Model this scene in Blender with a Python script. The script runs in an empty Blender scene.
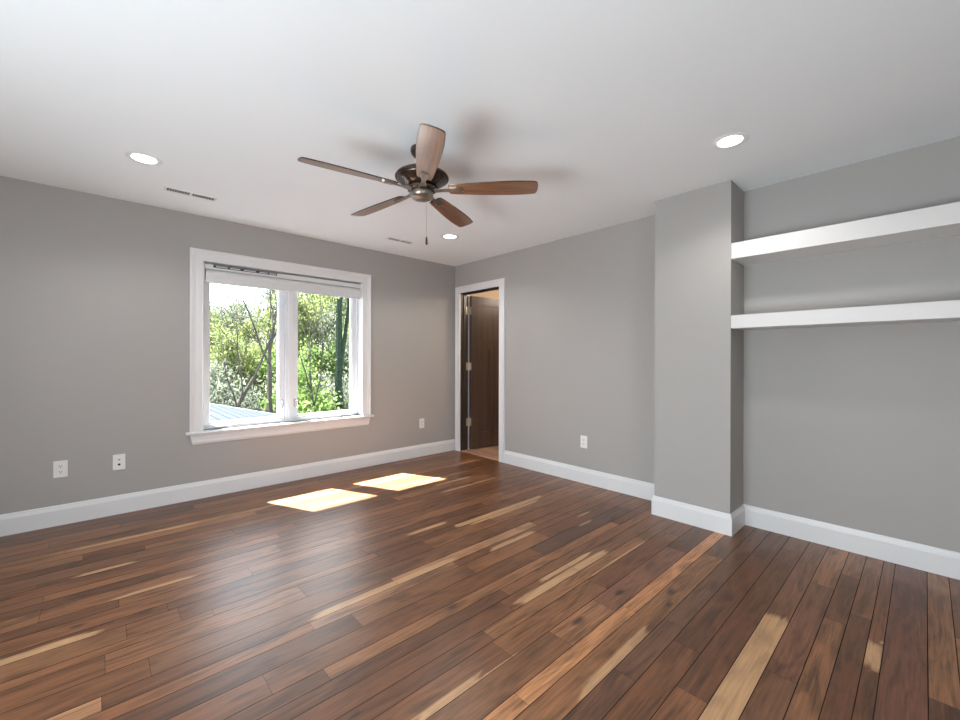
import bpy, bmesh, math, random
from mathutils import Vector, Matrix, Euler
R = math.radians
SC = bpy.context.scene
COL = SC.collection

# ------------------------------------------------------------------ camera
YAW, PITCH, ROLL = 0.8242, -0.0014, 0.0021
CAM = Vector((-3.4798, -4.2519, 1.2037))
cF = Vector((math.cos(YAW)*math.cos(PITCH), math.sin(YAW)*math.cos(PITCH), math.sin(PITCH)))
cR = Vector((math.sin(YAW), -math.cos(YAW), 0))
cU = cR.cross(cF)
cR, cU = cR*math.cos(ROLL)+cU*math.sin(ROLL), cU*math.cos(ROLL)-cR*math.sin(ROLL)
cam_d = bpy.data.cameras.new('camera')
cam_d.lens = 411.92/960*36; cam_d.sensor_width = 36; cam_d.clip_start = .05; cam_d.clip_end = 500
cam = bpy.data.objects.new('camera', cam_d); COL.objects.link(cam)
m = Matrix((cR, cU, -cF)).transposed().to_4x4(); m.translation = CAM
cam.matrix_world = m
SC.camera = cam

# ------------------------------------------------------------------ view
SC.view_settings.view_transform = 'Standard'
SC.view_settings.look = 'None'
SC.view_settings.gamma = 1
SC.view_settings.use_curve_mapping = False
SC.view_settings.exposure = 1.15

# ------------------------------------------------------------------ sky
world = bpy.data.worlds.new('sky'); SC.world = world; world.use_nodes = True
wn = world.node_tree; wn.nodes.clear()
w_out = wn.nodes.new('ShaderNodeOutputWorld'); w_bg = wn.nodes.new('ShaderNodeBackground')
w_tc = wn.nodes.new('ShaderNodeTexCoord'); w_map = wn.nodes.new('ShaderNodeMapping')
w_map.inputs['Scale'].default_value = (1, 1, 2.5)
w_nz = wn.nodes.new('ShaderNodeTexNoise'); w_nz.inputs['Scale'].default_value = 3.2; w_nz.inputs['Detail'].default_value = 5
w_rp = wn.nodes.new('ShaderNodeValToRGB')
w_rp.color_ramp.elements[0].position = .38; w_rp.color_ramp.elements[0].color = (.62, .80, 1.0, 1)
w_rp.color_ramp.elements[1].position = .60; w_rp.color_ramp.elements[1].color = (.98, .99, 1.0, 1)
wn.links.new(w_tc.outputs['Generated'], w_map.inputs[0]); wn.links.new(w_map.outputs[0], w_nz.inputs['Vector'])
wn.links.new(w_nz.outputs[0], w_rp.inputs[0]); wn.links.new(w_rp.outputs[0], w_bg.inputs[0])
w_bg.inputs[1].default_value = 3.0
wn.links.new(w_bg.outputs[0], w_out.inputs[0])

# ------------------------------------------------------------------ sun
SUN_DIR = Vector((.448, -1, -1.26)).normalized()
sun_d = bpy.data.lights.new('sun', 'SUN'); sun_d.energy = 46; sun_d.angle = R(.53); sun_d.color = (1, .975, .94)
sun = bpy.data.objects.new('sun', sun_d); COL.objects.link(sun)
sun.rotation_euler = SUN_DIR.to_track_quat('-Z', 'Y').to_euler(); sun.location = (-6, 12, 12)

# ------------------------------------------------------------------ added fill lamps behind the camera
def area(name, loc, d, sx, sy, power, col=(1, 1, 1)):
    l = bpy.data.lights.new(name, 'AREA'); l.shape = 'RECTANGLE'; l.size = sx; l.size_y = sy; l.energy = power; l.color = col
    o = bpy.data.objects.new(name, l); COL.objects.link(o); o.location = loc
    o.rotation_euler = Vector(d).to_track_quat('-Z', 'Z').to_euler()
    return o
H = 2.44
XW, YS = -5.4, -5.4           # hidden west and south walls
WL = area('west_fill_light', (XW+.02, -3.3, 1.05), (1, .0, .36), 3.6, 1.7, 136, (.85, .94, 1))  # added lamp tilted up to brighten ceiling and east wall, no window built
WL.data.spread = R(160)

SL = area('south_fill_light', (-3.6, YS+.02, 1.35), (0, 1, 0), 1.6, 1.4, 6, (.92, .96, 1))  # weak added lamp that lifts the window wall, no opening behind it

# ------------------------------------------------------------------ material helpers
def new_mat(name):
    mt = bpy.data.materials.new(name); mt.use_nodes = True
    return mt, mt.node_tree, mt.node_tree.nodes['Principled BSDF']
def N(nt, kind, **kw):
    n = nt.nodes.new(kind)
    for k, v in kw.items():
        if k in n.inputs: n.inputs[k].default_value = v
        else: setattr(n, k, v)
    return n
def mat(name, col, rough=.5, metal=0, spec=.5, var=.04, scale=6, bump=0, bscale=200, coat=0, stretch=(1, 1, 1)):
    mt, nt, b = new_mat(name)
    tc = N(nt, 'ShaderNodeTexCoord'); mp = N(nt, 'ShaderNodeMapping'); mp.inputs['Scale'].default_value = stretch
    nt.links.new(tc.outputs['Object'], mp.inputs[0])
    nz = N(nt, 'ShaderNodeTexNoise', Scale=scale, Detail=4.0)
    nt.links.new(mp.outputs[0], nz.inputs['Vector'])
    rp = N(nt, 'ShaderNodeValToRGB')
    rp.color_ramp.elements[0].position = .3; rp.color_ramp.elements[1].position = .7
    rp.color_ramp.elements[0].color = tuple(c*(1-var) for c in col)+(1,)
    rp.color_ramp.elements[1].color = tuple(min(1, c*(1+var)) for c in col)+(1,)
    nt.links.new(nz.outputs[0], rp.inputs[0]); nt.links.new(rp.outputs[0], b.inputs['Base Color'])
    b.inputs['Roughness'].default_value = rough; b.inputs['Metallic'].default_value = metal
    b.inputs['Specular IOR Level'].default_value = spec
    b.inputs['Coat Weight'].default_value = coat
    if bump:
        n2 = N(nt, 'ShaderNodeTexNoise', Scale=bscale, Detail=2.0)
        bp = N(nt, 'ShaderNodeBump', Strength=bump, Distance=.002)
        nt.links.new(mp.outputs[0], n2.inputs['Vector']); nt.links.new(n2.outputs[0], bp.inputs['Height'])
        nt.links.new(bp.outputs[0], b.inputs['Normal'])
    return mt
M = {}
M['wall'] = mat('grey_wall_paint', (.395, .380, .362), .55, var=.012, scale=1.5, bump=.05, bscale=260, spec=.3)
M['ceiling'] = mat('white_ceiling_paint', (.85, .885, .905), .7, var=.008, scale=1.2, bump=.04, spec=.2)
M['trim'] = mat('white_trim_paint', (.75, .75, .755), .32, var=.01, scale=4)
M['shelf'] = mat('white_shelf_paint', (.70, .685, .675), .38, var=.01, scale=4)
M['vinyl'] = mat('white_window_vinyl', (.80, .81, .84), .3, var=.01)
M['shade'] = mat('white_shade_fabric', (.72, .72, .72), .7, var=.03, scale=80, bump=.1, bscale=500)
M['plastic'] = mat('white_plastic', (.80, .80, .79), .28, var=.01)
M['slot'] = mat('dark_slot', (.02, .02, .02), .6)
M['black_label'] = mat('black_label', (.02, .02, .022), .4)
M['chrome'] = mat('white_metal_handle', (.75, .75, .76), .25, metal=.6)
M['nickel'] = mat('satin_nickel', (.56, .50, .42), .42, metal=.75)
M['bronze'] = mat('dark_bronze', (.085, .062, .048), .26, metal=.75, var=.3, scale=14)
M['bronze_light'] = mat('brushed_bronze', (.33, .29, .25), .3, metal=.9, var=.2, scale=20)
M['jamb'] = mat('dark_stained_jamb', (.035, .025, .02), .35, var=.25, scale=9, stretch=(1, 1, .08))
M['door'] = mat('dark_stained_door', (.058, .037, .029), .34, var=.35, scale=14, stretch=(1, 1, .07), bump=.05)
M['tan_wall'] = mat('tan_closet_paint', (.62, .48, .34), .6, var=.02)
M['closet_floor'] = mat('pale_wood_floor', (.42, .27, .19), .4, var=.3, scale=10, stretch=(1, .12, 1))
M['roofing'] = mat('pale_roofing', (.027, .032, .041), .9, spec=.03, var=.1, scale=2, stretch=(.3, 3, 1))
M['stucco'] = mat('pale_siding', (.6, .6, .58), .7)
M['bark'] = mat('grey_brown_bark', (.040, .036, .034), 1, spec=.05, var=.35, scale=6, stretch=(1, 1, .3))
M['ivy'] = mat('ivy_bark', (.016, .026, .018), 1, spec=.05, var=.5, scale=9)
M['soil'] = mat('leaf_litter', (.07, .075, .035), .95, var=.4, scale=1.2)

def emission(name, col, s):
    mt, nt, b = new_mat(name)
    b.inputs['Base Color'].default_value = (.9, .9, .9, 1)
    b.inputs['Emission Color'].default_value = col+(1,)
    tc = N(nt, 'ShaderNodeTexCoord'); gr = N(nt, 'ShaderNodeTexNoise', Scale=3.0)
    mr = N(nt, 'ShaderNodeMapRange'); mr.inputs['To Min'].default_value = s*.95; mr.inputs['To Max'].default_value = s*1.05
    nt.links.new(tc.outputs['Object'], gr.inputs['Vector']); nt.links.new(gr.outputs[0], mr.inputs[0])
    nt.links.new(mr.outputs[0], b.inputs['Emission Strength'])
    return mt
M['lamp'] = emission('lit_lamp_diffuser', (1, .97, .92), 3.0)

def glass():
    mt = bpy.data.materials.new('window_glass'); mt.use_nodes = True; nt = mt.node_tree; nt.nodes.clear()
    o = N(nt, 'ShaderNodeOutputMaterial'); t = N(nt, 'ShaderNodeBsdfTransparent'); g = N(nt, 'ShaderNodeBsdfGlossy')
    t.inputs[0].default_value = (.955, .97, .97, 1); g.inputs['Roughness'].default_value = .02
    f = N(nt, 'ShaderNodeFresnel', IOR=1.45); x = N(nt, 'ShaderNodeMixShader')
    ge = N(nt, 'ShaderNodeNewGeometry'); inv = N(nt, 'ShaderNodeMath', operation='SUBTRACT'); inv.inputs[0].default_value = 1
    mu = N(nt, 'ShaderNodeMath', operation='MULTIPLY'); nt.links.new(ge.outputs['Backfacing'], inv.inputs[1])
    nt.links.new(inv.outputs[0], mu.inputs[0]); nt.links.new(f.outputs[0], mu.inputs[1]); nt.links.new(mu.outputs[0], x.inputs[0]); nt.links.new(t.outputs[0], x.inputs[1]); nt.links.new(g.outputs[0], x.inputs[2])
    nt.links.new(x.outputs[0], o.inputs[0]); return mt
M['glass'] = glass()

def leaf_mat(name, c1, c2):
    mt = bpy.data.materials.new(name); mt.use_nodes = True; nt = mt.node_tree; nt.nodes.clear()
    o = N(nt, 'ShaderNodeOutputMaterial'); d = N(nt, 'ShaderNodeBsdfDiffuse'); t = N(nt, 'ShaderNodeBsdfTranslucent')
    gi = N(nt, 'ShaderNodeNewGeometry'); oi = N(nt, 'ShaderNodeObjectInfo')
    rp = N(nt, 'ShaderNodeValToRGB'); rp.color_ramp.elements[0].color = c1+(1,); rp.color_ramp.elements[1].color = c2+(1,)
    ad = N(nt, 'ShaderNodeMath', operation='MULTIPLY_ADD'); ad.inputs[1].default_value = .75
    sc = N(nt, 'ShaderNodeMath', operation='MULTIPLY'); sc.inputs[1].default_value = .25
    nt.links.new(oi.outputs['Random'], sc.inputs[0])
    nt.links.new(gi.outputs['Random Per Island'], ad.inputs[0]); nt.links.new(sc.outputs[0], ad.inputs[2])
    nt.links.new(ad.outputs[0], rp.inputs[0])
    x = N(nt, 'ShaderNodeMixShader'); x.inputs[0].default_value = .5
    nt.links.new(rp.outputs[0], d.inputs[0]); nt.links.new(rp.outputs[0], t.inputs[0])
    nt.links.new(d.outputs[0], x.inputs[1]); nt.links.new(t.outputs[0], x.inputs[2]); nt.links.new(x.outputs[0], o.inputs[0])
    return mt
M['leaf_pale'] = leaf_mat('pale_spring_leaf', (.055, .07, .035), (.175, .20, .07))
M['leaf_green'] = leaf_mat('fresh_green_leaf', (.05, .082, .028), (.145, .215, .06))
M['leaf_grey'] = leaf_mat('budding_twig_leaf', (.055, .065, .056), (.13, .145, .105))

# walnut planks: 'tone' colour attribute = plank colour, 'sap' = pale sapwood amount, 'off' = grain offset
def plank_mat():
    mt, nt, b = new_mat('walnut_planks'); L = nt.links.new
    tone = N(nt, 'ShaderNodeAttribute'); tone.attribute_name = 'tone'
    off = N(nt, 'ShaderNodeAttribute'); off.attribute_name = 'off'
    sap = N(nt, 'ShaderNodeAttribute'); sap.attribute_name = 'sap'
    tc = N(nt, 'ShaderNodeTexCoord')
    add = N(nt, 'ShaderNodeVectorMath', operation='ADD'); L(tc.outputs['Object'], add.inputs[0])
    sc = N(nt, 'ShaderNodeVectorMath', operation='SCALE'); sc.inputs['Scale'].default_value = 37.0
    L(off.outputs['Vector'], sc.inputs[0]); L(sc.outputs[0], add.inputs[1])
    def mp(s):
        q = N(nt, 'ShaderNodeMapping'); q.inputs['Scale'].default_value = s; L(add.outputs[0], q.inputs[0]); return q
    # swirling cathedral figure
    n0 = N(nt, 'ShaderNodeTexNoise', Scale=1.0, Detail=3.0, Distortion=.9); L(mp((2.2, 11, 1)).outputs[0], n0.inputs['Vector'])
    mul = N(nt, 'ShaderNodeMath', operation='MULTIPLY'); mul.inputs[1].default_value = 16.0; L(n0.outputs[0], mul.inputs[0])
    sn = N(nt, 'ShaderNodeMath', operation='SINE'); L(mul.outputs[0], sn.inputs[0])
    # fine streaks
    n1 = N(nt, 'ShaderNodeTexNoise', Scale=1.0, Detail=6.0, Roughness=.65); L(mp((5, 130, 1)).outputs[0], n1.inputs['Vector'])
    # broad blotches
    n2 = N(nt, 'ShaderNodeTexNoise', Scale=1.0, Detail=2.0); L(mp((2.6, 9, 1)).outputs[0], n2.inputs['Vector'])
    def madd(src, k, prev=None):
        a = N(nt, 'ShaderNodeMath', operation='MULTIPLY_ADD'); a.inputs[1].default_value = k
        L(src, a.inputs[0])
        if prev is None: a.inputs[2].default_value = 0
        else: L(prev, a.inputs[2])
        return a.outputs[0]
    n3 = N(nt, 'ShaderNodeTexNoise', Scale=1.0, Detail=5.0, Roughness=.6, Distortion=1.2); L(mp((5, 75, 1)).outputs[0], n3.inputs['Vector'])
    s = madd(sn.outputs[0], .13); s = madd(n1.outputs[0], 1.0, s); s = madd(n2.outputs[0], .30, s); s = madd(n3.outputs[0], .60, s)
    fac = N(nt, 'ShaderNodeMapRange'); fac.inputs['From Min'].default_value = .62; fac.inputs['From Max'].default_value = 1.26
    fac.inputs['To Min'].default_value = .32; fac.inputs['To Max'].default_value = 1.58; L(s, fac.inputs[0])
    vm = N(nt, 'ShaderNodeVectorMath', operation='SCALE'); L(tone.outputs['Color'], vm.inputs[0]); L(fac.outputs[0], vm.inputs['Scale'])
    # sapwood
    ns = N(nt, 'ShaderNodeTexNoise', Scale=1.0, Detail=3.0); L(mp((1.6, 45, 1)).outputs[0], ns.inputs['Vector'])
    sa = N(nt, 'ShaderNodeMath', operation='MULTIPLY_ADD'); sa.inputs[1].default_value = 1.0; L(ns.outputs[0], sa.inputs[0])
    L(sap.outputs['Fac'], sa.inputs[2])
    sr = N(nt, 'ShaderNodeMapRange'); sr.interpolation_type = 'SMOOTHSTEP'
    sr.inputs['From Min'].default_value = .90; sr.inputs['From Max'].default_value = 1.25; L(sa.outputs[0], sr.inputs[0])
    f2 = N(nt, 'ShaderNodeMapRange'); f2.inputs['From Min'].default_value = .55; f2.inputs['From Max'].default_value = 1.2
    f2.inputs['To Min'].default_value = .65; f2.inputs['To Max'].default_value = 1.3; L(s, f2.inputs[0])
    sc2 = N(nt, 'ShaderNodeVectorMath', operation='SCALE'); sc2.inputs[0].default_value = (.47, .275, .14); L(f2.outputs[0], sc2.inputs['Scale'])
    mx = N(nt, 'ShaderNodeMix', data_type='RGBA'); L(sr.outputs[0], mx.inputs[0]); L(vm.outputs[0], mx.inputs[6]); L(sc2.outputs[0], mx.inputs[7])
    # dark knots where the boards have them
    prev = mx.outputs[2]
    for kx, ky, kr in ((-2.215, -2.69, .022), (-2.844, -2.945, .016), (-3.552, -1.665, .020), (-3.83, -1.14, .024), (-1.30, -3.36, .022), (-1.50, -3.18, .026), (-1.86, -3.17, .03), (-1.42, -3.40, .018)):
        sb = N(nt, 'ShaderNodeVectorMath', operation='SUBTRACT'); sb.inputs[1].default_value = (kx, ky, 0); L(tc.outputs['Object'], sb.inputs[0])
        ms = N(nt, 'ShaderNodeVectorMath', operation='MULTIPLY'); ms.inputs[1].default_value = (.45, 1, 1); L(sb.outputs[0], ms.inputs[0])
        ln = N(nt, 'ShaderNodeVectorMath', operation='LENGTH'); L(ms.outputs[0], ln.inputs[0])
        ml = N(nt, 'ShaderNodeMath', operation='MULTIPLY_ADD'); ml.inputs[1].default_value = .02; L(n3.outputs[0], ml.inputs[0]); L(ln.outputs['Value'], ml.inputs[2])
        kk = N(nt, 'ShaderNodeMapRange'); kk.interpolation_type = 'SMOOTHSTEP'; kk.inputs['From Min'].default_value = .010+kr*.2; kk.inputs['From Max'].default_value = .010+kr
        kk.inputs['To Min'].default_value = .75; kk.inputs['To Max'].default_value = 0; L(ml.outputs[0], kk.inputs[0])
        km = N(nt, 'ShaderNodeMix', data_type='RGBA'); L(kk.outputs[0], km.inputs[0]); L(prev, km.inputs[6]); km.inputs[7].default_value = (.018, .012, .010, 1)
        prev = km.outputs[2]
    L(prev, b.inputs['Base Color'])
    rr = N(nt, 'ShaderNodeMapRange'); rr.inputs['To Min'].default_value = .30; rr.inputs['To Max'].default_value = .42
    L(n1.outputs[0], rr.inputs[0]); L(rr.outputs[0], b.inputs['Roughness'])
    b.inputs['Specular IOR Level'].default_value = .5; b.inputs['IOR'].default_value = 1.68; b.inputs['Specular Tint'].default_value = (1, .86, .76, 1)
    bp = N(nt, 'ShaderNodeBump', Strength=.12, Distance=.0015); L(n1.outputs[0], bp.inputs['Height']); L(bp.outputs[0], b.inputs['Normal'])
    return mt
M['planks'] = plank_mat()
M['gap'] = mat('plank_gap', (.012, .008, .006), .9)

def blade_mat():
    mt, nt, b = new_mat('walnut_blade'); L = nt.links.new
    tc = N(nt, 'ShaderNodeTexCoord'); q = N(nt, 'ShaderNodeMapping'); q.inputs['Scale'].default_value = (3, 45, 45); L(tc.outputs['Object'], q.inputs[0])
    n = N(nt, 'ShaderNodeTexNoise', Scale=1.5, Detail=5.0); L(q.outputs[0], n.inputs['Vector'])
    rp = N(nt, 'ShaderNodeValToRGB'); rp.color_ramp.elements[0].position = .3; rp.color_ramp.elements[1].position = .7
    rp.color_ramp.elements[0].color = (.16, .075, .04, 1); rp.color_ramp.elements[1].color = (.31, .155, .085, 1)
    L(n.outputs[0], rp.inputs[0]); L(rp.outputs[0], b.inputs['Base Color']); b.inputs['Roughness'].default_value = .3
    b.inputs['Coat Weight'].default_value = 1; b.inputs['Coat Roughness'].default_value = .18; b.inputs['Coat IOR'].default_value = 2.15
    return mt
M['blade'] = blade_mat()

# ------------------------------------------------------------------ mesh helpers
class MB:
    def __init__(s): s.bm = bmesh.new()
    def _add(s, verts, faces, mi=0, mtx=None):
        vs = [s.bm.verts.new(mtx @ Vector(v) if mtx else v) for v in verts]
        for f in faces:
            try:
                fc = s.bm.faces.new([vs[i] for i in f]); fc.material_index = mi
            except ValueError: pass
        return vs
    def box(s, x0, x1, y0, y1, z0, z1, mi=0, mtx=None, bev=0):
        if bev:
            t = bmesh.new(); bmesh.ops.create_cube(t, size=1)
            for v in t.verts: v.co = Vector(((x0+x1)/2+v.co.x*(x1-x0), (y0+y1)/2+v.co.y*(y1-y0), (z0+z1)/2+v.co.z*(z1-z0)))
            bmesh.ops.bevel(t, geom=list(t.edges), offset=bev, segments=2, profile=.7, affect='EDGES')
            t.verts.index_update()
            s._add([v.co.copy() for v in t.verts], [[v.index for v in f.verts] for f in t.faces], mi, mtx); t.free(); return s
        v = [(x, y, z) for x in (x0, x1) for y in (y0, y1) for z in (z0, z1)]
        s._add(v, [(0, 1, 3, 2), (4, 6, 7, 5), (0, 4, 5, 1), (2, 3, 7, 6), (0, 2, 6, 4), (1, 5, 7, 3)], mi, mtx); return s
    def prism(s, prof, axis, a, b, mi=0, mtx=None, miter=(0, 0)):
        # prof: list of 2D points; axis 'x': profile (y,z); 'y': profile (x,z); 'z': profile (x,y)
        def P(p, t):
            return {'x': (t, p[0], p[1]), 'y': (p[0], t, p[1]), 'z': (p[0], p[1], t)}[axis]
        n = len(prof)
        v = [P(p, a+miter[0]*abs(p[0 if axis != 'z' else 1])) for p in prof]+[P(p, b+miter[1]*abs(p[0 if axis != 'z' else 1])) for p in prof]
        s._add(v, [tuple(range(n)), tuple(range(2*n-1, n-1, -1))]+[(i, (i+1) % n, n+(i+1) % n, n+i) for i in range(n)], mi, mtx); return s
    def lathe(s, prof, c=(0, 0, 0), seg=40, mi=0, mtx=None):
        v = []; f = []
        for r, z in prof:
            for k in range(seg):
                a = 2*math.pi*k/seg; v.append((c[0]+r*math.cos(a), c[1]+r*math.sin(a), c[2]+z))
        for i in range(len(prof)-1):
            for k in range(seg):
                f.append((i*seg+k, i*seg+(k+1) % seg, (i+1)*seg+(k+1) % seg, (i+1)*seg+k))
        f.append(tuple(range(seg-1, -1, -1))); f.append(tuple(range((len(prof)-1)*seg, len(prof)*seg)))
        s._add(v, f, mi, mtx); return s
    def tube(s, pts, rad, seg=8, mi=0, mtx=None):
        pts = [Vector(p) for p in pts]; n = len(pts)
        rad = [rad]*n if not hasattr(rad, '__len__') else rad
        v = []; f = []
        up = None
        for i, p in enumerate(pts):
            d = (pts[min(i+1, n-1)]-pts[max(i-1, 0)]).normalized()
            if up is None: up = d.orthogonal().normalized()
            up = (up-d*up.dot(d)).normalized(); w = d.cross(up)
            for k in range(seg):
                a = 2*math.pi*k/seg; v.append(p+(up*math.cos(a)+w*math.sin(a))*rad[i])
        for i in range(n-1):
            for k in range(seg): f.append((i*seg+k, i*seg+(k+1) % seg, (i+1)*seg+(k+1) % seg, (i+1)*seg+k))
        f.append(tuple(range(seg-1, -1, -1))); f.append(tuple(range((n-1)*seg, n*seg)))
        s._add(v, f, mi, mtx); return s
    def build(s, name, mats, parent=None, loc=None, smooth=False, recalc=True):
        if recalc: bmesh.ops.recalc_face_normals(s.bm, faces=s.bm.faces)
        me = bpy.data.meshes.new(name); s.bm.to_mesh(me); s.bm.free()
        for mm in (mats if isinstance(mats, (list, tuple)) else [mats]): me.materials.append(mm)
        if smooth:
            for p in me.polygons: p.use_smooth = True
            try: me.set_sharp_from_angle(angle=R(38))
            except Exception: pass
        o = bpy.data.objects.new(name, me); COL.objects.link(o)
        if parent: o.parent = parent
        if loc: o.location = loc
        return o
def tag(o, label=None, cat=None, group=None, kind=None):
    if label: o['label'] = label
    if cat: o['category'] = cat
    if group: o['group'] = group
    if kind: o['kind'] = kind
    return o
def empty(name, loc=(0, 0, 0), rz=0):
    o = bpy.data.objects.new(name, None); COL.objects.link(o); o.location = loc; o.rotation_euler = (0, 0, rz); o.empty_display_size = .1
    return o
def struct(o, label=None, cat=None): return tag(o, label, cat, None, 'structure')
def copy_tree(o, parent=None):
    c = o.copy(); COL.objects.link(c)
    if parent: c.parent = parent
    for ch in list(o.children): copy_tree(ch, c)
    return c

# ================================================================== STRUCTURE
WX0, WX1, WZ0, WZ1 = -2.815, -1.335, .58, 2.05      # window opening
DY0, DY1, DZ = -.837, -.115, 2.065                  # door opening (clear)
CX, CY0, CY1 = -.298, -3.345, -2.82                 # pier
NT = .18                                             # window wall thickness

# floor: planks run along x
random.seed(11)
seams = [-5.42, -5.33, -5.2, -5.09, -5.0, -4.92, -4.84, -4.74, -4.63, -4.55, -4.47, -4.343, -4.262, -4.136, -4.087, -4.012, -3.932, -3.831, -3.738, -3.63, -3.52, -3.431, -3.32, -3.248,
         -3.122, -3.0, -2.918, -2.818, -2.742, -2.666, -2.538, -2.413, -2.345, -2.262, -2.13, -1.99, -1.93, -1.80, -1.72, -1.60, -1.515,
         -1.386, -1.30, -1.22, -1.10, -1.05, -.92, -.84, -.74, -.65, -.58, -.48, -.36, -.27, -.16, -.06, .02]
BASE = [(.126, .057, .030), (.145, .066, .034), (.110, .049, .026), (.160, .076, .040), (.120, .060, .035), (.178, .089, .048), (.095, .042, .023), (.15, .071, .039)]
fixed_ends0 = {5: [-1.237], 6: [-1.303], 10: [-.985], 11: [-1.573], 14: [-1.669], 15: [-1.55], 18: [-2.016, -1.663], 19: [-2.25], 21: [-1.465], 22: [-1.94], 23: [-2.84],
              25: [-2.606, -1.24], 26: [-2.773], 24: [-3.021], 28: [-3.333], 31: [-3.39, -3.2], 30: [-1.588], 29: [-1.912], 34: [-3.407], 8: [-1.28, -1.04]}
fixed_ends = {k+5: v for k, v in fixed_ends0.items()}
force = {}   # (row, x mid) -> colour
def row_of(y):
    for i in range(len(seams)-1):
        if seams[i] <= y < seams[i+1]: return i
    return 0
force_list = [(-3.28, None, (.36, .185, .098)),
              (-2.28, -2.3, (.27, .155, .10)), (-2.37, -2.0, (.22, .12, .078)), (-3.18, -1.85, (.215, .11, .065)), (-3.18, -1.2, (.145, .07, .048)),
              (-3.97, -1.3, (.175, .087, .048)), (-3.785, -1.6, (.14, .07, .043)), (-3.88, -1.0, (.14, .066, .043)), (-2.6, -.9, (.075, .040, .030)),
              (-4.2, -.6, (.11, .048, .032)), (-3.475, None, (.100, .052, .036)), (-2.30, -3.5, (.24, .135, .082)), (-.60, None, (.24, .13, .07))]
# pale sapwood patches: (y0, y1, x0, x1)
saps = [(-3.831, -3.738, -2.9, -1.15), (-4.136, -4.087, -1.27, -1.045), (-2.918, -2.87, -1.93, -1.15), (-2.855, -2.818, -1.72, -1.23),
        (-2.918, -2.86, -1.95, -1.7), (-3.432, -3.395, -2.22, -1.68), (-3.005, -2.985, -1.46, -.80), (-3.132, -3.112, -2.45, -2.2), (-1.985, -1.93, -1.59, -.62),
        (-2.413, -2.37, -1.65, -1.25), (-1.80, -1.745, -4.2, -3.48), (-1.085, -1.05, -3.57, -3.32), (-1.515, -1.485, -3.43, -3.1), (-3.13, -3.09, -2.72, -2.40),
        (-2.35, -2.30, -2.75, -1.9), (-1.86, -1.83, -1.92, -1.60), (-.64, -.60, -3.6, -2.95), (-1.30, -1.27, -1.2, -.5), (-1.10, -1.07, -1.15, -.7),
        (-2.56, -2.54, -.95, -.75), (-2.46, -2.44, -.8, -.62), (-.92, -.90, -1.1, -.55), (-2.02, -1.99, -1.5, -.7)]
bm = bmesh.new()
l_tone = bm.verts.layers.float_color.new('tone'); l_off = bm.verts.layers.float_vector.new('off'); l_sap = bm.verts.layers.float.new('sap')
G = .0015; GE = .0005
for i in range(len(seams)-1):
    y0, y1 = seams[i]+G, seams[i+1]-G
    fe = fixed_ends.get(i, [])
    cuts = [XW-.02]; x = XW-.02
    while True:
        x += random.uniform(.7, 2.2)
        if x > -.25: break
        if all(abs(x-e) > .45 for e in fe): cuts.append(x)
    cuts = sorted(cuts+fe+[.012])
    for a, b_ in zip(cuts[:-1], cuts[1:]):
        base = random.choice(BASE); k = random.uniform(.85, 1.18)
        xm, ym = (a+b_)/2, (y0+y1)/2
        for (fy, fx, fc) in force_list:
            if seams[i] <= fy < seams[i+1] and (fx is None or a <= fx < b_): base, k = fc, 1
        tone = (base[0]*k*1.28, base[1]*k*1.13, base[2]*k*.92, 1)
        off = (random.random(), random.random(), random.random())
        nx = max(2, int((b_-a)/.045)); ny = max(2, round((y1-y0)/.018))
        grid = []
        for ix in range(nx+1):
            row = []
            for iy in range(ny+1):
                X = a+GE+(b_-a-2*GE)*ix/nx; Y = y0+(y1-y0)*iy/ny
                v = bm.verts.new((X, Y, 0)); v[l_tone] = tone; v[l_off] = off
                s = 0
                for (sy0, sy1, sx0, sx1) in saps:
                    if sy0-.03 < Y < sy1+.03 and seams[i]-.001 <= (sy0+sy1)/2 < seams[i+1]:
                        dy = min(Y-sy0, sy1-Y)/.016; dx = min(X-sx0, sx1-X)/.16
                        s = max(s, min(1, dy+.65, dx+.55))
                v[l_sap] = max(0, s); row.append(v)
            grid.append(row)
        for ix in range(nx):
            for iy in range(ny): bm.faces.new((grid[ix][iy], grid[ix+1][iy], grid[ix+1][iy+1], grid[ix][iy+1]))
for zz, mi in ((-.0025, 1),):
    q = [bm.verts.new(c) for c in ((XW-.05, YS-.05, zz), (.02, YS-.05, zz), (.02, .02, zz), (XW-.05, .02, zz))]
    bm.faces.new(q).material_index = mi
    q2 = [bm.verts.new(c) for c in ((XW-.05, YS-.05, -.1), (.02, YS-.05, -.1), (.02, .02, -.1), (XW-.05, .02, -.1))]
    bm.faces.new(q2[::-1]).material_index = mi
    for k in range(4): bm.faces.new((q[k], q2[k], q2[(k+1) % 4], q[(k+1) % 4])).material_index = mi
me = bpy.data.meshes.new('floor'); bm.to_mesh(me); bm.free(); me.materials.append(M['planks']); me.materials.append(M['gap'])
floor = bpy.data.objects.new('floor', me); COL.objects.link(floor); struct(floor)

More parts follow.
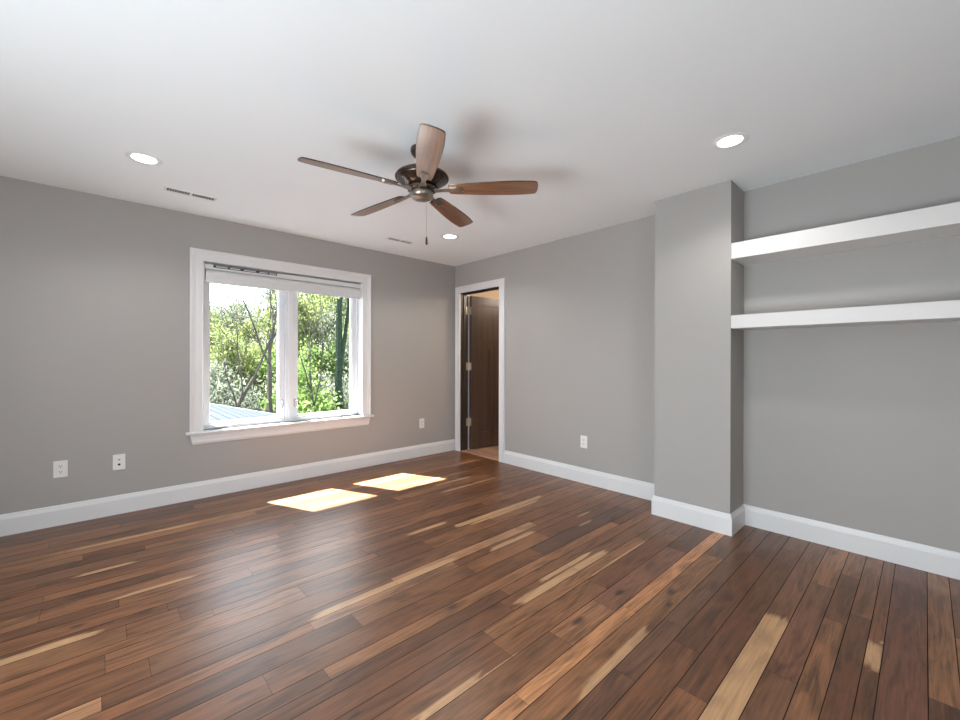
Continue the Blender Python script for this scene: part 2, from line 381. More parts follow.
# ceiling and walls
struct(MB().box(XW-.2, .13, YS-.2, NT, H, H+.2).build('ceiling', M['ceiling']))
w = MB(); w.box(XW-.2, WX0-.02, 0, NT, -.1, H).box(WX1+.02, 2.3, 0, NT, -.1, H).box(WX0-.02, WX1+.02, 0, NT, -.1, WZ0-.02).box(WX0-.02, WX1+.02, 0, NT, WZ1+.02, H)
struct(w.build('wall_north', M['wall']))
w = MB(); w.box(0, .13, YS-.2, DY0-.02, -.1, H).box(0, .13, DY1+.02, 0, -.1, H).box(0, .13, DY0-.02, DY1+.02, DZ+.02, H)
struct(w.build('wall_east', M['wall']))
struct(MB().box(CX, 0, CY0, CY1, 0, H).build('wall_pier', M['wall']))
w = MB(); w.box(XW-.2, XW, YS-.2, 0, -.1, H); struct(w.build('wall_west', M['wall']))
struct(MB().box(XW, 0, YS-.2, YS, -.1, H).build('wall_south', M['wall']))

# baseboards
BP = [(0, 0), (.016, 0), (.016, .112), (.0135, .117), (.0125, .124), (.009, .130), (.0075, .140), (.004, .145), (0, .145)]
def base(name, runs):
    b = MB()
    for (axis, fixed, sgn, a, c, mt_) in runs:
        prof = [(fixed+sgn*p, z) for p, z in BP]
        n = len(prof)
        def P(p, t): return (t, p[0], p[1]) if axis == 'x' else (p[0], t, p[1])
        va = [P(p, a+mt_[0]*BP[i][0]) for i, p in enumerate(prof)]; vb = [P(p, c+mt_[1]*BP[i][0]) for i, p in enumerate(prof)]
        b._add(va+vb, [tuple(range(n)), tuple(range(2*n-1, n-1, -1))]+[(i, (i+1) % n, n+(i+1) % n, n+i) for i in range(n)])
    return struct(b.build(name, M['trim']))
base('baseboard_north', [('x', 0, -1, XW, 0, (1, -1))])
base('baseboard_east', [('y', 0, -1, CY1, -.923, (1, 0)), ('y', 0, -1, YS, CY0, (1, -1))])
base('baseboard_pier', [('y', CX, -1, CY0, CY1, (-1, 1)), ('x', CY1, 1, CX, 0, (-1, -1)), ('x', CY0, -1, CX, 0, (-1, -1))])
base('baseboard_west', [('y', XW, 1, YS, 0, (1, -1))])
base('baseboard_south', [('x', YS, 1, XW, 0, (1, -1))])

# ------------------------------------------------------------------ window
win = empty('window_1', ((WX0+WX1)/2, 0, WZ0))
struct(win, 'white twin casement window with raised roller shade looking onto spring woodland', 'window')
ox, oz = (WX0+WX1)/2, WZ0
def wl(b, name, mt_, parent=win, smooth=False):
    for v in b.bm.verts: v.co -= Vector((ox, 0, oz))
    return b.build(name, mt_, parent, smooth=smooth)
CW = .098
CP = [(0, 0), (0, -.017), (.006, -.019), (.012, -.016), (.060, -.016), (.066, -.020), (.078, -.021), (.082, -.028), (.098, -.028), (.098, 0)]   # (outward, y)
b = MB()
def casing_run(b, p0, p1, outd, m0, m1):
    p0, p1, outd = Vector(p0), Vector(p1), Vector(outd); d = (p1-p0).normalized(); n = len(CP)
    va = [p0+outd*o_+Vector((0, y_, 0))+d*(m0*o_) for o_, y_ in CP]; vb = [p1+outd*o_+Vector((0, y_, 0))+d*(m1*o_) for o_, y_ in CP]
    b._add(va+vb, [tuple(range(n)), tuple(range(2*n-1, n-1, -1))]+[(i, (i+1) % n, n+(i+1) % n, n+i) for i in range(n)])
casing_run(b, (WX0, 0, WZ0), (WX0, 0, WZ1), (-1, 0, 0), 0, 1)
casing_run(b, (WX1, 0, WZ0), (WX1, 0, WZ1), (1, 0, 0), 0, 1)
casing_run(b, (WX0, 0, WZ1), (WX1, 0, WZ1), (0, 0, 1), -1, 1)
wl(b, 'casing', M['trim'])
# extension jambs
b = MB(); b.box(WX0-.02, WX0, 0, NT, WZ0-.02, WZ1+.02).box(WX1, WX1+.02, 0, NT, WZ0-.02, WZ1+.02).box(WX0, WX1, 0, NT, WZ1, WZ1+.02).box(WX0, WX1, 0, NT, WZ0-.02, WZ0)
wl(b, 'jamb', M['trim'])
b = MB(); b.prism([(.07, WZ0), (-.036, WZ0), (-.044, WZ0-.006), (-.046, WZ0-.014), (-.042, WZ0-.022), (-.034, WZ0-.026), (.0, WZ0-.026), (0, WZ0-.001), (.07, WZ0-.001)], 'x', WX0-.128, WX1+.128)
wl(b, 'stool', M['trim'])
AP = [(0, .555), (-.020, .555), (-.020, .548), (-.016, .54), (-.016, .50), (-.018, .49), (-.013, .474), (-.006, .466), (0, .466)]
b = MB(); b._add([(WX0-.098+(z-.555)*-.25, y, z) for y, z in AP]+[(WX1+.098-(z-.555)*-.25, y, z) for y, z in AP],
                 [tuple(range(9)), tuple(range(17, 8, -1))]+[(i, (i+1) % 9, 9+(i+1) % 9, 9+i) for i in range(9)])
wl(b, 'apron', M['trim'])
# frame
FW, FY0 = .030, .10
b = MB()
MX = -2.074
for (a, c) in ((WX0, WX0+FW-.012), (WX1-FW+.012, WX1)): b.box(a, c, FY0-.012, NT, WZ0, WZ1, bev=.003)
b.box(WX0, WX1, FY0-.012, NT, WZ0, WZ0+.022, bev=.003).box(WX0, WX1, FY0-.012, NT, WZ1-.022, WZ1, bev=.003)
b.box(MX-.040, MX+.040, FY0-.012, NT, WZ0+.02, WZ1-.02, bev=.003)
b.box(MX-.012, MX+.012, FY0-.020, FY0-.010, WZ0+.02, WZ1-.02, bev=.003)
wl(b, 'frame', M['vinyl'])
def sash(x0, x1, side):
    g0, g1, z0, z1 = x0+.044, x1-.044, .625, 1.985
    b = MB(); ya, yb = .112, .178
    b.box(x0, g0, ya, yb, WZ0+.024, WZ1-.024, bev=.004).box(g1, x1, ya, yb, WZ0+.024, WZ1-.024, bev=.004)
    b.box(g0, g1, ya, yb, WZ0+.024, z0, bev=.004).box(g0, g1, ya, yb, z1, WZ1-.024, bev=.004)
    # glazing beads
    for (a, c, d_, e) in ((g0-.002, g0+.009, z0, z1), (g1-.009, g1+.002, z0, z1), (g0, g1, z0-.002, z0+.009), (g0, g1, z1-.009, z1+.002)):
        b.box(a, c, ya+.012, yb-.012, d_, e, bev=.002)
    s = wl(b, 'sash', M['vinyl'])
    b = MB(); b.box(g0-.01, g1+.01, .146, .150, z0-.01, z1+.01)
    wl(b, 'glass_pane', M['glass'], s)
    # lock lever on the stile
    lx = (x1-.020) if side < 0 else (x0+.020)
    b = MB(); b.box(lx-.009, lx+.009, ya-.010, ya+.002, .72, .80, bev=.003)
    b.tube([(lx, ya-.012, .785), (lx, ya-.028, .775), (lx+side*.004, ya-.030, .735), (lx+side*.006, ya-.022, .715)], [.006, .006, .005, .005])
    wl(b, 'sash_lock', M['chrome'], s, True)
    # folded crank on the frame
    cx = (x0+.12) if side < 0 else (x1-.17)
    b = MB(); b.box(cx-.035, cx+.055, FY0-.035, FY0+.005, WZ0+.002, WZ0+.020, bev=.005)
    b.tube([(cx-.02, FY0-.022, WZ0+.022), (cx, FY0-.024, WZ0+.034), (cx+.06, FY0-.024, WZ0+.032), (cx+.10, FY0-.024, WZ0+.024)], [.008, .007, .006, .007])
    wl(b, 'crank_handle', M['plastic'], s, True)
sash(WX0+.016, MX-.042, -1); sash(MX+.042, WX1-.016, 1)
# roller shade
sh = empty('roller_shade', (ox, .03, WZ1-.09))
tag(sh, 'white rolled-up roller shade across the top of the window', 'window shade')
def sl(b, name, mt_, parent=sh, smooth=False):
    for v in b.bm.verts: v.co -= Vector((ox, .03, WZ1-.09))
    return b.build(name, mt_, parent, smooth=smooth)
b = MB(); b.box(WX0+.012, WX1-.012, .012, .080, WZ1-.052, WZ1-.016, bev=.003)
b.box(WX0+.012, WX1-.012, .004, .012, WZ1-.058, WZ1-.044, bev=.003)
hr = sl(b, 'headrail', M['plastic'])
b = MB(); b.box(WX0+.075, WX0+.60, .0095, .0125, WZ1-.040, WZ1-.019)
lb = sl(b, 'control_slot', M['black_label'], hr)
b = MB()
for k, (a, c) in enumerate(((.02, .11), (.13, .21), (.24, .34), (.37, .44), (.455, .515))):
    b.box(WX0+.075+a, WX0+.075+c, .0075, .0095, WZ1-.034, WZ1-.026)
sl(b, 'slot_tab', M['plastic'], lb)
b = MB(); RX0, RX1 = WX0+.020, WX1-.020
prof = []
zc, yc = WZ1-.105, .052
pr = [(yc+.050*math.cos(a), zc+.055*math.sin(a)) for a in [2*math.pi*k/36 for k in range(36)]]
b.prism(pr, 'x', RX0, RX1)
sl(b, 'fabric_roll', M['shade'], smooth=True)
b = MB(); b.box(RX0, RX1, .004, .009, WZ1-.172, WZ1-.095)
b.tube([(RX0, .0065, WZ1-.174), (RX1, .0065, WZ1-.174)], .0075, 10)
sl(b, 'hem_bar', M['shade'], smooth=True)
for xa_ in (WX0+.003, WX1-.012): sl(MB().box(xa_, xa_+.009, .006, .10, WZ1-.165, WZ1-.012, bev=.002), 'end_bracket', M['plastic'])

# ------------------------------------------------------------------ door
dr = empty('door_1', (0, (DY0+DY1)/2, 0))
struct(dr, 'dark stained panelled door standing open behind a white cased doorway', 'door')
oy = (DY0+DY1)/2
def dl(b, name, mt_, parent=dr, smooth=False, off=None):
    for v in b.bm.verts: v.co -= Vector((0, oy, 0))
    return b.build(name, mt_, parent, smooth=smooth)
b = MB()
DP = [(0, 0), (0, -.017), (.006, -.018), (.010, -.015), (.058, -.015), (.064, -.019), (.086, -.021), (.088, 0)]
def dcas(b, p0, p1, outd, m0, m1, xs=1):
    p0, p1, outd = Vector(p0), Vector(p1), Vector(outd); d = (p1-p0).normalized(); n = len(DP)
    va = [p0+outd*o_+Vector((y_*xs, 0, 0))+d*(m0*o_) for o_, y_ in DP]; vb = [p1+outd*o_+Vector((y_*xs, 0, 0))+d*(m1*o_) for o_, y_ in DP]
    b._add(va+vb, [tuple(range(n)), tuple(range(2*n-1, n-1, -1))]+[(i, (i+1) % n, n+(i+1) % n, n+i) for i in range(n)])
for x_, s_ in ((0, 1), (.13, -1)):
    dcas(b, (x_, DY1, 0), (x_, DY1, DZ+.003), (0, 1, 0), 0, 1, s_)
    dcas(b, (x_, DY0, 0), (x_, DY0, DZ+.003), (0, -1, 0), 0, 1, s_)
    dcas(b, (x_, DY0, DZ+.003), (x_, DY1, DZ+.003), (0, 0, 1), -1, 1, s_)
dl(b, 'casing', M['trim'])
b = MB(); b.box(.001, .131, DY1, DY1+.019, 0, DZ+.018).box(.001, .131, DY0-.019, DY0, 0, DZ+.018).box(.001, .131, DY0, DY1, DZ, DZ+.018)
b.box(.045, .090, DY1-.011, DY1, 0, DZ, bev=.002).box(.045, .090, DY0, DY0+.011, 0, DZ, bev=.002).box(.045, .090, DY0+.011, DY1-.011, DZ-.011, DZ, bev=.002)
dl(b, 'jamb', M['jamb'])
b = MB(); b.prism([(-.004, 0), (.02, .006), (.125, .006), (.145, 0)], 'y', DY0, DY1)
dl(b, 'threshold', M['closet_floor'])
# leaf, local x along its width from the pin, y thickness, then turned
leaf = empty('leaf', (.155, DY1-.010-oy, 0), R(-7.5)); leaf.parent = dr
W_, T_, Z0, Z1 = .705, .036, .012, 2.045
b = MB()
b.box(0, .105, -T_, 0, Z0, Z1, bev=.0015).box(W_-.105, W_, -T_, 0, Z0, Z1, bev=.0015)
b.box(.105, W_-.105, -T_, 0, Z1-.115, Z1).box(.105, W_-.105, -T_, 0, Z0, Z0+.21).box(.105, W_-.105, -T_, 0, 1.33, 1.47)
b.box(W_/2-.05, W_/2+.05, -T_, 0, Z0+.21, 1.33)
stile = b.build('stiles_and_rails', M['door'], leaf)
for (a, c, z0, z1) in ((.105, W_-.105, 1.47, Z1-.115), (.105, W_/2-.05, Z0+.21, 1.33), (W_/2+.05, W_-.105, Z0+.21, 1.33)):
    b = MB(); b.box(a, c, -T_+.013, -.013, z0, z1)
    for yy, s_ in ((-T_+.013, 1), (-.013, -1)):
        for (p0, p1, q0, q1) in ((a, a+.008, z0, z1), (c-.008, c, z0, z1), (a, c, z0, z0+.008), (a, c, z1-.008, z1)):
            b.box(p0, p1, min(yy, yy-s_*.006), max(yy, yy-s_*.006), q0, q1)
    b.build('panel', M['door'], leaf)
b = MB()
for s_ in (-1, 1):
    yy = -T_/2+s_*T_/2
    b.tube([(W_-.06, yy, .93), (W_-.06, yy+s_*.006, .93)], .03, 20)
    b.tube([(W_-.06, yy+s_*.006, .93), (W_-.06, yy+s_*.045, .93)], .010, 12)
    b.lathe([(.001, 0), (.018, .003), (.027, .015), (.027, .024), (.016, .034), (.001, .036)], mtx=Matrix.Translation((W_-.06, yy+s_*.035, .93)) @ Matrix.Rotation(-s_*math.pi/2, 4, 'X'), seg=20)
b.build('knob', M['nickel'], leaf, smooth=True)
for z in (1.85, 1.11, .37):
    b = MB()
    b.box(.092, .137, DY1-.0035, DY1+.0005, z-.050, z+.050, bev=.001)
    b.tube([(.146, DY1-.008, z-.052), (.146, DY1-.008, z+.052)], .008, 12)
    b.box(.150, .1545, DY1-.044, DY1-.008, z-.050, z+.050)
    for dz in (-.033, 0, .033): b.tube([(.116, DY1-.0025, z+dz), (.116, DY1-.0040, z+dz)], .004, 8)
    dl(b, 'hinge', M['nickel'], smooth=True)

# room beyond the door
struct(MB().box(.02, 2.2, -2.6, 0, -.1, 0).build('floor_closet', M['closet_floor']))
struct(MB().box(.13, 2.2, -2.6, 0, H, H+.2).build('ceiling_closet', M['tan_wall']))
w = MB(); w.box(.14, 2.2, -.012, 0, 0, H).box(2.2, 2.3, -2.7, 0, -.1, H).box(.13, 2.2, -2.7, -2.6, -.1, H)
struct(w.build('wall_closet', M['tan_wall']))
cl = empty('ceiling_lamp', (1.2, -1.2, H)); tag(cl, 'small round ceiling lamp of the room behind the open door', 'ceiling light')
MB().lathe([(.16, 0), (.16, -.02), (.15, -.025), (.15, 0)], seg=32).build('lamp_base', M['nickel'], cl, smooth=True)
MB().lathe([(.145, -.02), (.13, -.06), (.08, -.085), (.01, -.092)], seg=32).build('lamp_shade', M['lamp'], cl, smooth=True)
pl = bpy.data.lights.new('ceiling_lamp_glow', 'POINT'); pl.energy = 18; pl.color = (1, .84, .66); pl.shadow_soft_size = .1
po = bpy.data.objects.new('ceiling_lamp_glow', pl); COL.objects.link(po); po.parent = cl; po.location = (0, 0, -.16)

# ------------------------------------------------------------------ shelves in the niche
for z0, z1, lab in ((1.896, 2.004, 'thick white floating shelf, the upper of the two in the wall niche'),
                    (1.420, 1.509, 'thick white floating shelf, the lower of the two in the wall niche')):
    b = MB(); b.box(CX+.002, -.001, YS+.001, CY0-.001, z0, z1, bev=.0025)
    o = b.build('floating_shelf', M['shelf'])
    tag(o, lab, 'shelf')

# ------------------------------------------------------------------ recessed downlights
def downlight(x, y, label, power):
    o = empty('recessed_light', (x, y, H)); tag(o, label, 'ceiling light', 'recessed lights in the ceiling')
    MB().lathe([(.062, -.0015), (.066, -.004), (.074, -.006), (.086, -.0045), (.092, -.0005), (.092, 0), (.062, 0)], seg=48).build('trim_ring', M['plastic'], o, smooth=True)
    MB().lathe([(.0625, 0), (.0625, -.002), (.04, -.0032), (.001, -.0035)], seg=40).build('diffuser', M['lamp'], o, smooth=True)
    l = bpy.data.lights.new('recessed_light_beam', 'SPOT'); l.energy = power; l.spot_size = R(150); l.spot_blend = .6; l.shadow_soft_size = .05; l.color = (1, .98, .96)
    q = bpy.data.objects.new('recessed_light_beam', l); COL.objects.link(q); q.parent = o; q.location = (0, 0, -.055)
DLP = 9
downlight(-3.275, -.972, 'round recessed ceiling light above the left of the window', DLP)
downlight(-.887, -1.0, 'round recessed ceiling light furthest back, behind the fan near the door', DLP)
downlight(-.865, -3.5, 'round recessed ceiling light in front of the shelves and pier', DLP)
downlight(-3.275, -3.5, 'round recessed ceiling light above and behind the camera', DLP)

# ------------------------------------------------------------------ ceiling vents
def vent(x0, x1, y, label):
    o = empty('ceiling_vent', ((x0+x1)/2, y, H)); tag(o, label, 'vent', 'slot vents in the ceiling')
    w2 = (x1-x0)/2
    b = MB(); b.box(-w2, w2, -.042, -.034, -.005, 0, bev=.0015).box(-w2, w2, .034, .042, -.005, 0, bev=.0015).box(-w2, -w2+.012, -.042, .042, -.005, 0, bev=.0015).box(w2-.012, w2, -.042, .042, -.005, 0, bev=.0015)
    b.box(-.006, .006, -.035, .035, -.005, 0)
    b.build('frame', M['plastic'], o)
    MB().box(-w2+.01, w2-.01, -.036, .036, -.001, 0).build('duct_opening', M['slot'], o)
    b = MB(); n = 20
    for k in range(n):
        xx = -w2+.016+(2*w2-.032)*k/(n-1)
        b.box(xx-.002, xx+.002, -.036, .036, -.0022, -.001)
    b.build('grille', M['plastic'], o)
vent(-3.135, -2.811, -.508, 'white slotted ceiling vent near the left recessed light above the window')
vent(-1.325, -1.03, -.535, 'small white ceiling vent behind the fan, nearer the corner')

# ------------------------------------------------------------------ wall plates (local: x across, z up, -y out of the wall)
def plate(name, loc, rz, label, kind):
    o = empty(name, loc, rz); tag(o, label, 'wall outlet' if kind == 'duplex' else 'wall jack')
    MB().box(-.037, .037, -.006, 0, -.060, .060, bev=.003).build('cover_plate', M['plastic'], o)
    if kind == 'duplex':
        for z in (-.020, .020):
            b = MB(); pr = [(.0165*math.cos(a), z+.0145*max(-.8, min(.8, math.sin(a)))/.8*.95) for a in [2*math.pi*k/28 for k in range(28)]]
            b.prism([(p[0], p[1]) for p in pr], 'y', -.0085, -.004)
            r_ = b.build('receptacle', M['plastic'], o)
            b = MB(); b.box(-.0078, -.0052, -.0092, -.008, z-.001, z+.009).box(.0052, .0078, -.0092, -.008, z-.001, z+.008)
            b.tube([(0, -.0078, z-.0075), (0, -.0092, z-.0075)], .0032, 10)
            b.build('slots', M['slot'], r_)
        MB().tube([(0, -.005, 0), (0, -.0072, 0)], .003, 10).build('screw', M['plastic'], o)
    else:
        for z, rr in ((.020, .005), (-.018, .0085)):
            b = MB(); b.tube([(0, -.005, z), (0, -.008, z)], rr+.005, 16)
            r_ = b.build('jack', M['plastic'], o, smooth=True)
            MB().tube([(0, -.0075, z), (0, -.0088, z)], rr, 14).build('socket', M['slot'], r_, smooth=True)
        for z in (.048, -.048): MB().tube([(0, -.005, z), (0, -.0068, z)], .003, 10).build('screw', M['plastic'], o)
plate('wall_outlet', (-3.683, 0, .404), 0, 'white duplex wall outlet, the leftmost plate low on the window wall', 'duplex')
plate('wall_jack', (-3.364, 0, .401), 0, 'white wall plate with two round jacks, between the leftmost outlet and window', 'jack')
plate('wall_outlet', (-.532, 0, .408), 0, 'white wall outlet on the window wall between window and corner', 'duplex')
plate('wall_outlet', (0, -1.99, .401), R(-90), 'white duplex wall outlet on the wall between doorway and pier', 'duplex')

# ------------------------------------------------------------------ ceiling fan
FX, FYY, FZ = -2.085, -2.239, 2.2
fan = empty('ceiling_fan', (FX, FYY, H)); tag(fan, 'bronze ceiling fan with five walnut blades and a pull chain', 'ceiling fan')
ZB = FZ-H
MB().lathe([(.066, 0), (.068, -.012), (.064, -.028), (.048, -.048), (.026, -.058), (.018, -.06)]).build('canopy', M['bronze'], fan, smooth=True)
MB().tube([(0, 0, -.05), (0, 0, -.125)], .013, 20).build('downrod', M['bronze'], fan, smooth=True)
b = MB(); b.lathe([(.02, -.112), (.035, -.116), (.050, -.122), (.095, -.132), (.132, -.146), (.150, -.158), (.157, -.168), (.157, -.174), (.152, -.180), (.146, -.181),
                   (.143, -.187), (.132, -.194), (.112, -.207), (.094, -.217), (.078, -.222), (.02, -.224)], seg=64)
hs = b.build('motor_housing', M['bronze'], fan, smooth=True)
b = MB(); b.lathe([(.02, ZB+.018), (.082, ZB+.014), (.086, ZB+.006), (.084, ZB-.004), (.070, ZB-.012), (.02, ZB-.014)], seg=48)
b.build('flywheel', M['bronze'], fan, smooth=True)
b = MB(); b.lathe([(.02, ZB-.010), (.064, ZB-.013), (.068, ZB-.020), (.067, ZB-.036), (.061, ZB-.046), (.045, ZB-.056), (.022, ZB-.061), (.004, ZB-.062)], seg=48)
b.build('switch_housing', M['bronze_light'], fan, smooth=True)
# pull chain
px_, py_ = cR.x*.027, cR.y*.027
chain = empty('pull_chain', (px_, py_, ZB-.052)); chain.parent = fan
b = MB(); n = 37
for k in range(n):
    bmesh.ops.create_icosphere(b.bm, subdivisions=1, radius=.0024, matrix=Matrix.Translation((0, 0, -.006*k)))
b.tube([(0, 0, .004), (0, 0, -.225)], .0010, 6)
b.build('bead_chain', M['nickel'], chain, smooth=True)
MB().lathe([(.0015, -.222), (.0045, -.229), (.0065, -.245), (.0075, -.260), (.005, -.270), (.001, -.272)], seg=16).build('chain_fob', M['bronze'], chain, smooth=True)
# blades
def blade_shape():
    L0, L1 = .165, .673; pts = []
    def hw(t):   # half width along the blade
        return .044+.021*math.sin(min(1, t/.78)*math.pi/2)-(0.008*max(0, (t-.78)/.22))
    ts = [k/16 for k in range(17)]
    top = [(L0+(L1-L0)*t, hw(t)) for t in ts]
    # rounded corners at the tip and root
    out = []
    out += [(L0-.006, -.030), (L0-.006, .030), (L0, .041)]
    out += top[1:-1]
    hwe = hw(1)
    out += [(L1-.012, hwe), (L1-.004, hwe-.006), (L1, hwe-.016), (L1+.004, hwe*.35), (L1+.004, -hwe*.35), (L1, -hwe+.016), (L1-.004, -hwe+.006), (L1-.012, -hwe)]
    out += [(x, -y) for x, y in top[1:-1]][::-1]
    out += [(L0, -.041)]
    return out
BS = blade_shape()
for k in range(5):
    az = R((171.0, 239.3, 313.8, 26.0, 97.0)[k])
    root = empty('blade_arm', (0, 0, ZB), az); root.parent = fan
    tilt = Matrix.Rotation(R(-13), 4, 'X')
    b = MB(); t2 = .003
    def ins(p, d):
        cx_ = .42; return (cx_+(p[0]-cx_)*(1-d/.26), p[1]*(1-d/.06))
    lo = [tilt @ Vector(ins(p, .0025)+(-t2,)) for p in BS]; mi_ = [tilt @ Vector((p[0], p[1], 0)) for p in BS]; hi = [tilt @ Vector(ins(p, .0025)+(t2,)) for p in BS]
    n = len(BS); vs = lo+mi_+hi
    fs = [tuple(range(n-1, -1, -1)), tuple(range(2*n, 3*n))]
    for r_ in (0, n): fs += [(r_+i, r_+(i+1) % n, r_+n+(i+1) % n, r_+n+i) for i in range(n)]
    b._add(vs, fs)
    b.bm.faces.ensure_lookup_table()
    for f in b.bm.faces[2:]: f.material_index = 1
    bl = b.build('blade', [M['blade'], M['bronze']], root)
    # arm: flat bracket rising from the flywheel and gripping the blade from below
    b = MB()
    arm = [(.060, .016), (.085, .020), (.115, .013), (.150, .012), (.175, .017), (.205, .021), (.235, .019), (.248, .010)]
    lo = []; 
    def az_(x):
        t = min(1, max(0, (x-.09)/.07)); return -.008*t
    up = []
    for x_, w_ in arm: up.append((x_, w_))
    ol = up+[(x_, -w_) for x_, w_ in up[::-1]]
    n = len(ol)
    def pz(x_, y_, dz):
        t = min(1, max(0, (x_-.09)/.06)); v = Vector((x_, y_, -.0065+dz)); return v.lerp(tilt @ v, t)
    vs = [pz(x_, y_, -.0035) for x_, y_ in ol]+[pz(x_, y_, .0030) for x_, y_ in ol]
    # quads strip to stay planar-ish
    mm_ = len(up); fs = []
    for i in range(mm_-1):
        j = n-1-i
        fs.append((i, i+1, j-1, j)); fs.append((n+i, n+j, n+j-1, n+i+1))
    fs += [(i, (i+1) % n, n+(i+1) % n, n+i) for i in range(n)]
    b._add(vs, fs)
    for (sx, sy) in ((.190, .010), (.190, -.010), (.228, 0)):
        p = pz(sx, sy, -.003); p2 = pz(sx, sy, -.0065); b.tube([p, p2], .0042, 10)
    b.build('bracket', M['bronze_light'], root)

# ================================================================== OUTSIDE
struct(MB().box(XW-.6, 2.6, NT, .92, 2.39, 2.75).build('trim_eave', M['stucco']))
struct(MB().box(XW-.2, 2.3, NT, NT+.01, -3.2, .5).build('wall_outside', M['stucco']))
def at(u, v, Y):
    d = cF+cR*((u-480)/411.92)-cU*((v-360)/411.92)
    return CAM+d*((Y-CAM.y)/d.y)
# lower roof below the window, its rake falling to the right
r = empty('lower_roof', (-2.5, 2.2, -1.2)); tag(r, 'pale grey lower roof slope just outside the left pane of the window', 'roof')
pA = at(185, 400.5, 4.6); pB = at(310, 420.5, 4.6)
sl_ = (pB.z-pA.z)/(pB.x-pA.x)
def rz_(x): return pA.z+sl_*(x-pA.x)
b = MB(); xa, xb = -5.5, .9
def slab(b, x0, x1, y0, y1, zt, th):
    v = [(x, y, rz_(x)+zt-(th if lo_ else 0)) for x in (x0, x1) for y in (y0, y1) for lo_ in (1, 0)]
    v = [Vector(q)-Vector((-2.5, 2.2, -1.2)) for q in v]
    b._add(v, [(0, 1, 3, 2), (4, 6, 7, 5), (0, 4, 5, 1), (2, 3, 7, 6), (0, 2, 6, 4), (1, 5, 7, 3)])
slab(b, xa, xb, .22, 4.6, 0, .06); b.build('roof_deck', M['roofing'], r)
b = MB(); k = 0
x = xa
while x < xb:
    slab(b, x, min(x+.17, xb), .22, 4.6, .012, .010); x += .19
b.build('shingle_courses', M['roofing'], r)
b = MB(); slab(b, xa, xb, 4.60, 4.64, .02, .16); b.build('rake_board', M['vinyl'], r)

# ground rising into a wooded hillside
bm = bmesh.new(); gx, gy = 40, 40
random.seed(3)
def gz(x, y):
    t = max(0, (y-8)/50); return -3.3+4.2*t**1.2+.25*math.sin(x*.31+y*.17)+.15*math.sin(x*.8-y*.6)
gr = [[bm.verts.new((-30+90*i/gx, .3+80*j/gy, gz(-30+90*i/gx, .3+80*j/gy))) for j in range(gy+1)] for i in range(gx+1)]
for i in range(gx):
    for j in range(gy): bm.faces.new((gr[i][j], gr[i+1][j], gr[i+1][j+1], gr[i][j+1]))
me = bpy.data.meshes.new('ground'); bm.to_mesh(me); bm.free(); me.materials.append(M['soil'])
o = bpy.data.objects.new('ground', me); COL.objects.link(o); struct(o)

# trees
def grow(b, p, d, ln, rad, depth, tips, rnd, spread=.55, up=.15, seg=6):
    pts = [p]; rads = [rad]; q = p.copy(); dd = d.copy(); n = 5
    for k in range(n):
        dd = (dd+Vector((rnd.uniform(-1, 1), rnd.uniform(-1, 1), rnd.uniform(-.4, 1)))*.13+Vector((0, 0, up*.3))).normalized()
        q = q+dd*(ln/n); pts.append(q.copy()); rads.append(rad*(1-.45*(k+1)/n))
        if depth <= 2: tips.append(q.copy())
    b.tube(pts, rads, seg)
    if depth == 0: return
    for k in range(rnd.choice((2, 3, 3))):
        i = rnd.randint(2, n) if k else n
        a = rnd.uniform(0, 6.283); s = dd.orthogonal().normalized(); s = Matrix.Rotation(a, 3, dd) @ s
        nd = (dd+s*rnd.uniform(spread*.6, spread*1.4)).normalized()
        grow(b, pts[i], nd, ln*rnd.uniform(.58, .82), rads[i]*.68, depth-1, tips, rnd, spread, up, max(3, seg-1))
def leaves(tips, n, size, spread, rnd):
    bm = bmesh.new()
    for k in range(n):
        c = rnd.choice(tips)+Vector((rnd.gauss(0, 1), rnd.gauss(0, 1), rnd.gauss(0, .8)))*spread
        s = size*rnd.uniform(.5, 1.3)
        E_ = Euler((rnd.uniform(0, 6.28), rnd.uniform(0, 6.28), rnd.uniform(0, 6.28))).to_matrix()
        pts = [E_ @ Vector(q) for q in ((-s, 0, 0), (0, -s*.5, s*.12), (s, 0, 0), (0, s*.5, s*.12))]
        bm.faces.new([bm.verts.new(c+q) for q in pts])
    return bm
def tree(name, loc, h, rad, lean, leafmat, nleaf, lsize, lspread, seed, label, group=None, depth=4, bark='bark', spread=.55, trunk_frac=.42):
    rnd = random.Random(seed); o = empty(name, loc); tag(o, label, 'tree' if 'tree' in name else 'shrub', group)
    b = MB(); tips = []
    grow(b, Vector((0, 0, -.1)), Vector((lean[0], lean[1], 1)).normalized(), h*trunk_frac, rad, depth, tips, rnd, spread)
    b.build('trunk', M[bark], o, smooth=True, recalc=False)
    if nleaf:
        bm = leaves(tips, nleaf, lsize, lspread, rnd)
        mb = MB(); mb.bm.free(); mb.bm = bm; mb.build('foliage', M[leafmat], o, recalc=False)
    return o
def gpos(u, Y, dz=0):
    p = at(u, 360, Y); return Vector((p.x, Y, gz(p.x, Y)+dz))
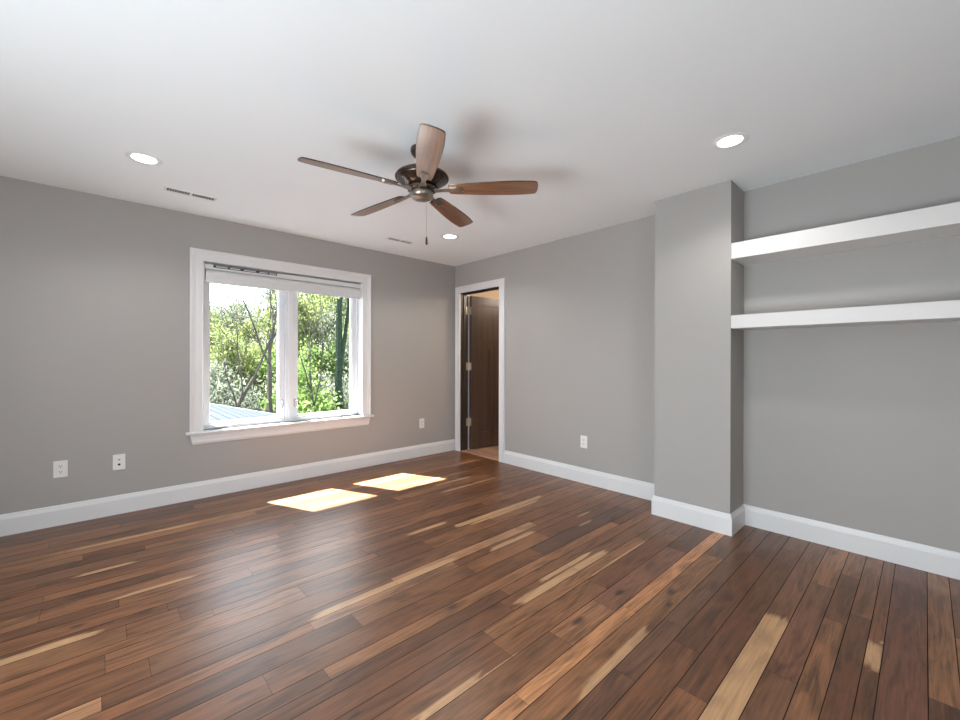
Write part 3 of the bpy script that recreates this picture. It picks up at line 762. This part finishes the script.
# singled-out trees
tree('bare_tree', gpos(268, 13), 8.2, .13, (0, 0), 'leaf_grey', 250, .07, .25, 5, 'dark forked tree with bare upright limbs in the left pane', depth=4, spread=.38, trunk_frac=.5)
tree('bare_tree', gpos(196, 12), 8.2, .10, (.34, 0), 'leaf_grey', 200, .07, .25, 9, 'bare tree leaning steeply to the right across the left pane', depth=4, spread=.45, trunk_frac=.5)
tree('ivy_tree', gpos(344, 14), 11, .20, (0, 0), 'leaf_grey', 300, .09, .25, 21, 'straight dark trunk at the right edge of the right pane', depth=3, bark='ivy', spread=.3, trunk_frac=.75)
tree('bare_tree', gpos(327, 13), 7.5, .07, (-.35, 0), 'leaf_pale', 260, .07, .3, 33, 'thin dark tree leaning left across the right pane', depth=4, spread=.4, trunk_frac=.5)
tree('bare_tree', gpos(222, 11.5), 9.2, .07, (.03, 0), 'leaf_grey', 120, .06, .2, 52, 'thin bare tree with fine upright twigs rising over the roof in the left pane', depth=5, spread=.62, trunk_frac=.36)
# bushy understorey in front
def bush(loc, w_, h_, leafmat, n, size, seed, label, group=None):
    rnd = random.Random(seed); o = empty('shrub', loc); tag(o, label, 'shrub', group)
    b = MB(); tips = []
    for k in range(7):
        a = rnd.uniform(0, 6.28); grow(b, Vector((0, 0, -.05)), Vector((math.cos(a)*w_/h_*.8, math.sin(a)*w_/h_*.8, 1)).normalized(), h_*.45, .03, 2, tips, rnd, .6, seg=4)
    b.build('stems', M['bark'], o, recalc=False)
    mb = MB(); mb.bm.free(); mb.bm = leaves(tips, n, size, .22*h_/2, rnd); mb.build('foliage', M[leafmat], o, recalc=False)
    return o
bush(gpos(312, 13.5), 2.2, 3.1, 'leaf_green', 3200, .10, 41, 'bright green leafy shrub low in the right pane')
bush(gpos(300, 15), 2.0, 3.2, 'leaf_green', 2600, .11, 43, 'fresh green shrub just behind the bright one in the right pane')
# woodland behind: four prototypes copied over the hillside
protos = []
for i, (lm, nl, hh, sz) in enumerate((('leaf_pale', 4200, 9.5, .12), ('leaf_grey', 2600, 9, .10), ('leaf_pale', 4600, 10, .13), ('leaf_green', 3600, 8.5, .12))):
    protos.append(tree('woodland_tree', (0, 0, 0), hh, .12, (random.uniform(-.06, .06), 0), lm, nl, sz, .42, 60+i,
                       ['pale yellow-green spring tree in the woodland beyond the window', 'grey twiggy tree just coming into leaf in the woodland beyond the window',
                        'broad pale yellow-green tree in the woodland beyond the window', 'fresh green young tree in the woodland beyond the window'][i],
                       ['pale spring trees of the wood', 'grey budding trees of the wood', 'broad pale trees of the wood', 'fresh green trees of the wood'][i], depth=4, trunk_frac=.36))
rnd = random.Random(8); used = set(); spots = []
for Y, us, hs in ((18, (192, 216, 240, 262, 288, 306, 326, 352, 372), .62), (24, (185, 205, 230, 250, 275, 295, 315, 335, 360), .82), (32, (190, 214, 238, 256, 282, 300, 322, 345, 368), .98), (44, (180, 200, 222, 246, 268, 290, 312, 334, 356, 376), 1.08)):
    for u in us: spots.append((u+rnd.uniform(-5, 5), Y+rnd.uniform(-2, 2), hs*rnd.uniform(.88, 1.1)*(.90 if u < 285 else 1.14)))
for n_, (u, Y, s) in enumerate(spots):
    i = rnd.choice((0, 1, 1, 2) if u < 285 else (0, 2, 2, 3, 1))
    if i not in used: used.add(i); t = protos[i]
    else: t = copy_tree(protos[i])
    t.location = gpos(u, Y); t.rotation_euler = (0, 0, rnd.uniform(0, 6.28)); t.scale = (s, s, s)
for n_, (u, Y) in enumerate([(188, 15.5), (206, 16), (224, 15), (243, 16.5), (262, 15), (284, 17), (330, 15.5), (350, 16), (366, 15)]):
    if n_ == 0: pb = bush(gpos(u, Y), 2.6, 3.2, 'leaf_grey', 4600, .07, 77, 'grey-green undergrowth shrub at the foot of the wood beyond the window', 'undergrowth shrubs at the foot of the wood'); t = pb
    else: t = copy_tree(pb)
    t.location = gpos(u, Y); t.rotation_euler = (0, 0, rnd.uniform(0, 6.28)); s = rnd.uniform(.9, 1.25); t.scale = (s, s, s)
